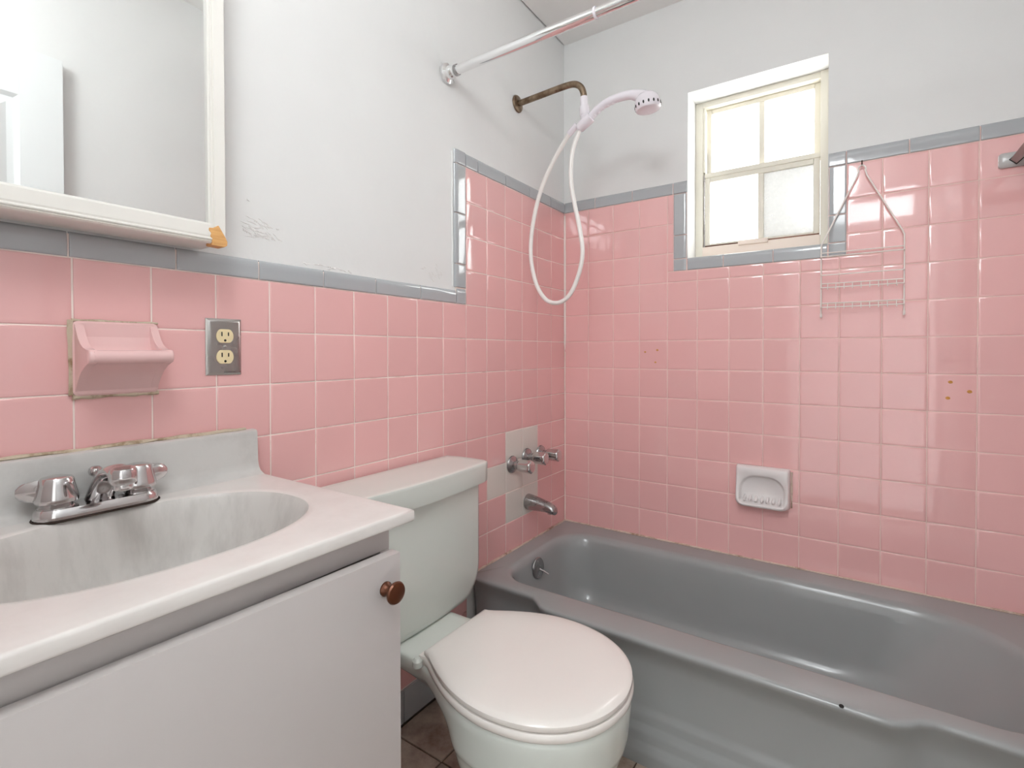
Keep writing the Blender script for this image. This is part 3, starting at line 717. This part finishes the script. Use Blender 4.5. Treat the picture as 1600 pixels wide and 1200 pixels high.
# ------------------------------------------------------------------ shower arm and hand shower
SY = -.3557
arm = thing('shower_pipe', 'tarnished metal shower arm bent down from the wall', 'shower arm', (-PL, SY, 1.944))
MB().lathe([(.031, 0), (.0312, .002), (.029, .006), (.020, .009), (.0125, .0105)], (-PL+.0004, SY, 1.9443), (1, 0, .03), 32).build('escutcheon', 'nickel', arm)
pp = bez([(-PL, SY, 1.9435), (.10, SY, 1.9475), (.195, SY, 1.9505), (.232, SY, 1.946), (.254, SY, 1.930), (.264, SY, 1.908), (.2655, SY, 1.886)], 7)
MB().tube(pp, .0108, 18).build('pipe', 'nickel', arm)
hs = thing('hand_shower', 'white plastic hand shower with looped hose on the shower arm', 'hand shower', (.265, SY, 1.80))
MB().lathe([(.0125, 0), (.0135, .002), (.0135, .028), (.0150, .031), (.0172, .036), (.0175, .058), (.0165, .062), (.0150, .064)], (.2655, SY, 1.893), (.06, 0, -1), 28).build('swivel_nut', 'white_plastic', hs)
cr = Vector((.270, SY, 1.806)); cd = Vector((.72, 0, .46)).normalized()
MB().lathe([(.0148, 0), (.0150, .012), (.0165, .024), (.0150, .036)], (.268, SY, 1.832), (.15, 0, -1), 24).lathe([(.0150, -.026), (.0172, -.022), (.0182, .0), (.0188, .024), (.0165, .0265)], cr, cd, 26).build('cradle', 'white_plastic', hs)
# handle: curved tapering body up to the head
hp = bez([cr-cd*.030, cr+cd*.02, (.316, SY, 1.8375), (.350, SY, 1.851), (.390, SY, 1.8565), (.430, SY, 1.8535), (.458, SY, 1.8425), (.478, SY, 1.829)], 6)
n = len(hp); rad = []
for i in range(n):
    t = i/(n-1); rad.append(.0118+.0035*t if t < .72 else .0143+.010*((t-.72)/.28)**1.1)
rad[-1] = .018
MB().tube(hp, rad, 22).build('handle', 'white_plastic', hs, True, 60)
hc = Vector((.486, SY, 1.8160)); hd = Vector((.10, .05, -1)).normalized()
MB().lathe([(.006, -.028), (.017, -.0265), (.027, -.022), (.0345, -.014), (.0385, -.003), (.0395, .006)], hc, hd, 32).build('head', 'white_plastic', hs, True, 60)
fr = MB().lathe([(.0395, .0055), (.0405, .008), (.0400, .019), (.0365, .0255), (.031, .028), (.018, .029), (0, .029)], hc, hd, 36).build('face_ring', 'white_plastic', hs)
a_ = hd.orthogonal().normalized(); b_ = hd.cross(a_)
for k in range(16):
    a = 2*PI*k/16; rd = a_*math.cos(a)+b_*math.sin(a); tg = hd.cross(rd); c = hc+hd*.0135+rd*.0398
    rings = [[c+rd*dd+(tg*.0026*math.cos(2*PI*j/10)+hd*.0052*math.sin(2*PI*j/10)) for j in range(10)] for dd in (-.002, .0014)]
    MB().loft(rings).build('vent_slot', 'black', fr, False)
for i in range(5):
    p = hp[9+i*3]; tg = (hp[10+i*3]-hp[8+i*3]).normalized(); nn = tg.cross(Vector((0, 1, 0))); nn = nn if nn.z < 0 else -nn
    MB().lathe([(.006, 0), (.005, .0025), (.002, .004), (0, .0042)], p+nn*(rad[9+i*3]-.0015), nn, 10).build('grip_bump', 'white_plastic', hs)
hose = [cr-cd*.022, (.243, SY, 1.772), (.226, SY-.004, 1.722), (.2195, SY-.006, 1.665), (.222, SY-.006, 1.60), (.234, SY-.004, 1.53), (.250, SY, 1.45), (.2605, SY, 1.375), (.252, SY, 1.315), (.230, SY, 1.258), (.203, SY, 1.220), (.165, SY, 1.203), (.122, SY, 1.213), (.088, SY, 1.252), (.066, SY, 1.305), (.053, SY, 1.38), (.054, SY+.004, 1.46), (.070, SY+.008, 1.55), (.098, SY+.010, 1.63), (.138, SY+.010, 1.70), (.178, SY+.008, 1.752), (.209, SY+.006, 1.788)]
MB().tube(bez(hose, 8), .0075, 12).build('hose', 'hose', hs)
MB().lathe([(.0105, 0), (.0108, .003), (.0102, .034), (.009, .040)], (.206, SY+.006, 1.785), (.72, -.08, .50), 20).build('hose_nut', 'white_plastic', hs)

# ------------------------------------------------------------------ bath valves and spout
def valve(y, z, label):
    v = thing('tub_valve', label, 'valve', (0, y, z), 'shower valve handles in a row')
    MB().lathe([(.0315, .0006), (.032, .002), (.030, .007), (.020, .013), (.0145, .016), (.0140, .034), (.010, .035)], (0, y, z), (1, 0, 0), 30).build('escutcheon', 'chrome_dull', v)
    rings = []
    for x, r, fl in ((.030, .013, 0), (.033, .0195, .04), (.038, .0220, .09), (.058, .0230, .13), (.078, .0240, .15), (.0845, .0235, .10), (.0878, .0200, .03), (.0890, .012, 0)):
        rings.append([(x, y+r*(1-fl*(.5+.5*math.cos(6*2*PI*k/48)))*math.cos(2*PI*k/48), z+r*(1-fl*(.5+.5*math.cos(6*2*PI*k/48)))*math.sin(2*PI*k/48)) for k in range(48)])
    MB().loft(rings).build('handle', 'chrome', v, True, 50)
valve(-.404, .6225, 'fluted chrome shower valve handle nearest the toilet tank')
valve(-.305, .6345, 'middle of three fluted chrome shower valve handles')
valve(-.205, .6300, 'fluted chrome shower valve handle nearest the tiled corner')
spt = thing('tub_spout', 'dull chrome bathtub spout on white replacement tiles', 'spout', (0, -.300, .463))
rings = []
sy, sz = -.2985, .462
for x, dz, ry_, rz_ in ((.0006, 0, .0255, .0285), (.004, 0, .0270, .0300), (.02, -.0008, .0262, .0290), (.045, -.0025, .0245, .0262), (.070, -.005, .0225, .0225), (.090, -.0075, .021, .0205), (.104, -.0105, .0205, .0188), (.114, -.0135, .0195, .0172), (.121, -.0170, .0168, .0140), (.1245, -.0205, .0115, .0085)):
    rings.append([(x, sy+ry_*math.cos(2*PI*k/28), sz+dz+rz_*math.sin(2*PI*k/28)) for k in range(28)])
MB().loft(rings).build('body', 'chrome_dull', spt, True, 60)
MB().lathe([(.0145, 0), (.0155, .004), (.0155, .016), (.0135, .017), (.0125, .013), (0, .012)], (.104, sy, sz-.012), (.12, 0, -1), 24).build('nozzle', 'chrome_dull', spt)

# ------------------------------------------------------------------ white soap dish on the back wall
wd_ = thing('soap_dish', 'white ceramic soap dish with ribbed tray above the bathtub', 'soap dish', (.7695, 0, .50))
sx0, sx1, sz0, sz1 = .686, .8525, .497, .636
def xr(y, xa, xb, za, zb_, rt_, rb_):
    o = []; n = 6
    for (cx, cz, a0, r) in ((xa+rb_, za+rb_, PI, rb_), (xb-rb_, za+rb_, 1.5*PI, rb_), (xb-rt_, zb_-rt_, 0, rt_), (xa+rt_, zb_-rt_, .5*PI, rt_)):
        for k in range(n+1): a = a0+.5*PI*k/n; o.append((cx+r*math.cos(a), y, cz+r*math.sin(a)))
    return o
rings = [xr(-.0004, sx0, sx1, sz0, sz1, .006, .012), xr(-.008, sx0, sx1, sz0, sz1, .007, .016), xr(-.016, sx0+.001, sx1-.001, sz0+.002, sz1-.002, .007, .022), xr(-.0225, sx0+.003, sx1-.003, sz0+.005, sz1-.004, .008, .026), xr(-.026, sx0+.006, sx1-.006, sz0+.009, sz1-.008, .009, .026),
         xr(-.0265, sx0+.012, sx1-.012, sz0+.012, sz1-.028, .048, .012), xr(-.024, sx0+.014, sx1-.014, sz0+.015, sz1-.031, .050, .012), xr(-.013, sx0+.016, sx1-.016, sz0+.018, sz1-.034, .052, .012), xr(-.010, sx0+.020, sx1-.020, sz0+.024, sz1-.038, .050, .012)]
# push the lower half of the front outward so the tray stands proud
def proud(r):
    return [(x, y-(.017*sm((.562-z)/.05) if y < -.014 and i_ < 6 else 0), z) for x, y, z in r]
out_ = []
for i_, r in enumerate(rings):
    out_.append([(x, y-(.020*sm((.572-z)/.06)*min(1, max(0, (-y-.004)/.018)) if i_ < 7 else 0), z) for x, y, z in r])
MB().loft(out_, True, True).build('dish_body', 'whitedish', wd_, True, 60)
for k in range(7):
    x = sx0+.030+k*(sx1-sx0-.060)/6
    MB().tube([(x, -.010, sz0+.036), (x, -.020, sz0+.032), (x, -.032, sz0+.028), (x, -.040, sz0+.024)], [.0035, .0048, .0048, .003], 8).build('rib', 'whitedish', wd_)
bead([(sx1+.004, -.002, sz0+.01+i*.02) for i in range(7)], .003, 'caulk', wd_)

# ------------------------------------------------------------------ nail and wire caddy
nail = tag(MB().tube([(1.0445, .003, 1.6085), (1.0445, -.018, 1.6055), (1.0445, -.023, 1.6085), (1.0445, -.0235, 1.6165)], .0019, 8).build('wall_hook', 'rust', base=(1.0445, 0, 1.606)), 'small rusty hook in the tile holding the wire caddy', 'hook')
cad = thing('shower_caddy', 'white wire shower caddy hanging from a hook beside the window', 'caddy', (1.0445, -.012, 1.145))
cy = -.017; wr = .0019
def wire(pts, name, r=wr, sm_=None): return MB().tube(pts, r, 8).build(name, 'wire', cad, True, 60)
xl, xr_ = .9385, 1.1495
wire(bez([(1.0445-.010, cy, 1.588), (1.0445-.0085, cy, 1.598), (1.0445, cy, 1.6045), (1.0445+.0085, cy, 1.598), (1.0445+.010, cy, 1.588)], 6), 'hanger_loop')
wire([(1.0365, cy, 1.590), (1.032, cy, 1.572), (xl+.004, cy, 1.378), (xl, cy, 1.368), (xl, cy, 1.145)], 'side_wire', .0022)
wire([(1.0525, cy, 1.590), (1.057, cy, 1.572), (xr_-.004, cy, 1.390), (xr_, cy, 1.378), (xr_, cy, 1.145)], 'side_wire', .0022)
for xx in (xl, xr_): MB().lathe([(.003, 0), (.0034, .003), (.0034, .012), (.002, .014)], (xx, cy, 1.152), (0, 0, -1), 10).build('end_cap', 'wire', cad)
for zz, dep, ribs in ((1.330, .062, 0), (1.272, .05, 0), (1.232, .058, 1), (1.170, .062, 1)):
    if zz != 1.272: wire([(xl, cy, zz+.014), (xr_, cy, zz+.014)], 'back_wire', .0017)
    fr_ = [(xl, cy, zz), (xl, cy-dep*.25, zz), (xl+.006, cy-dep*.3, zz), (xr_-.006, cy-dep*.3, zz), (xr_, cy-dep*.25, zz), (xr_, cy, zz)]
    wire(fr_, 'shelf_wire', .0018)
    if ribs:
        for k in range(9):
            x = xl+.018+k*(xr_-xl-.036)/8
            wire([(x, cy, zz+.014), (x, cy-.004, zz-.004), (x, cy-dep*.3, zz-.006), (x, cy-dep*.3-.001, zz+.001)], 'cross_wire', .0012)

# ------------------------------------------------------------------ towel bar
tb = thing('towel_bar', 'grey ceramic towel bar bracket with square bar near the back corner', 'towel bar', (1.395, 0, 1.53))
rings = [xr(-.0005, 1.3545, 1.436, 1.532, 1.572, .006, .006), xr(-.008, 1.3545, 1.436, 1.532, 1.572, .008, .008), xr(-.012, 1.358, 1.433, 1.5355, 1.5685, .009, .009), xr(-.014, 1.363, 1.428, 1.540, 1.564, .009, .009)]
MB().loft(rings).build('bracket', 'bracket', tb)
c = Vector((1.389, 0, 1.5505))
def dia(r, y, dx=0, dz=0): return [(c.x+dx+r*math.cos(a), y, c.z+dz+r*math.sin(a)) for a in (0, PI/2, PI, 1.5*PI)]
MB().loft([dia(.0155, -.0135), dia(.0155, -.0148)]).build('socket', 'black', tb, False)
MB().loft([dia(.0125, -.010), dia(.0125, -.46)]).build('bar', 'bar', tb, False)
MB().box(1.375, W, -.485, -.445, 1.530, 1.571, .006).build('bracket', 'bracket', tb)
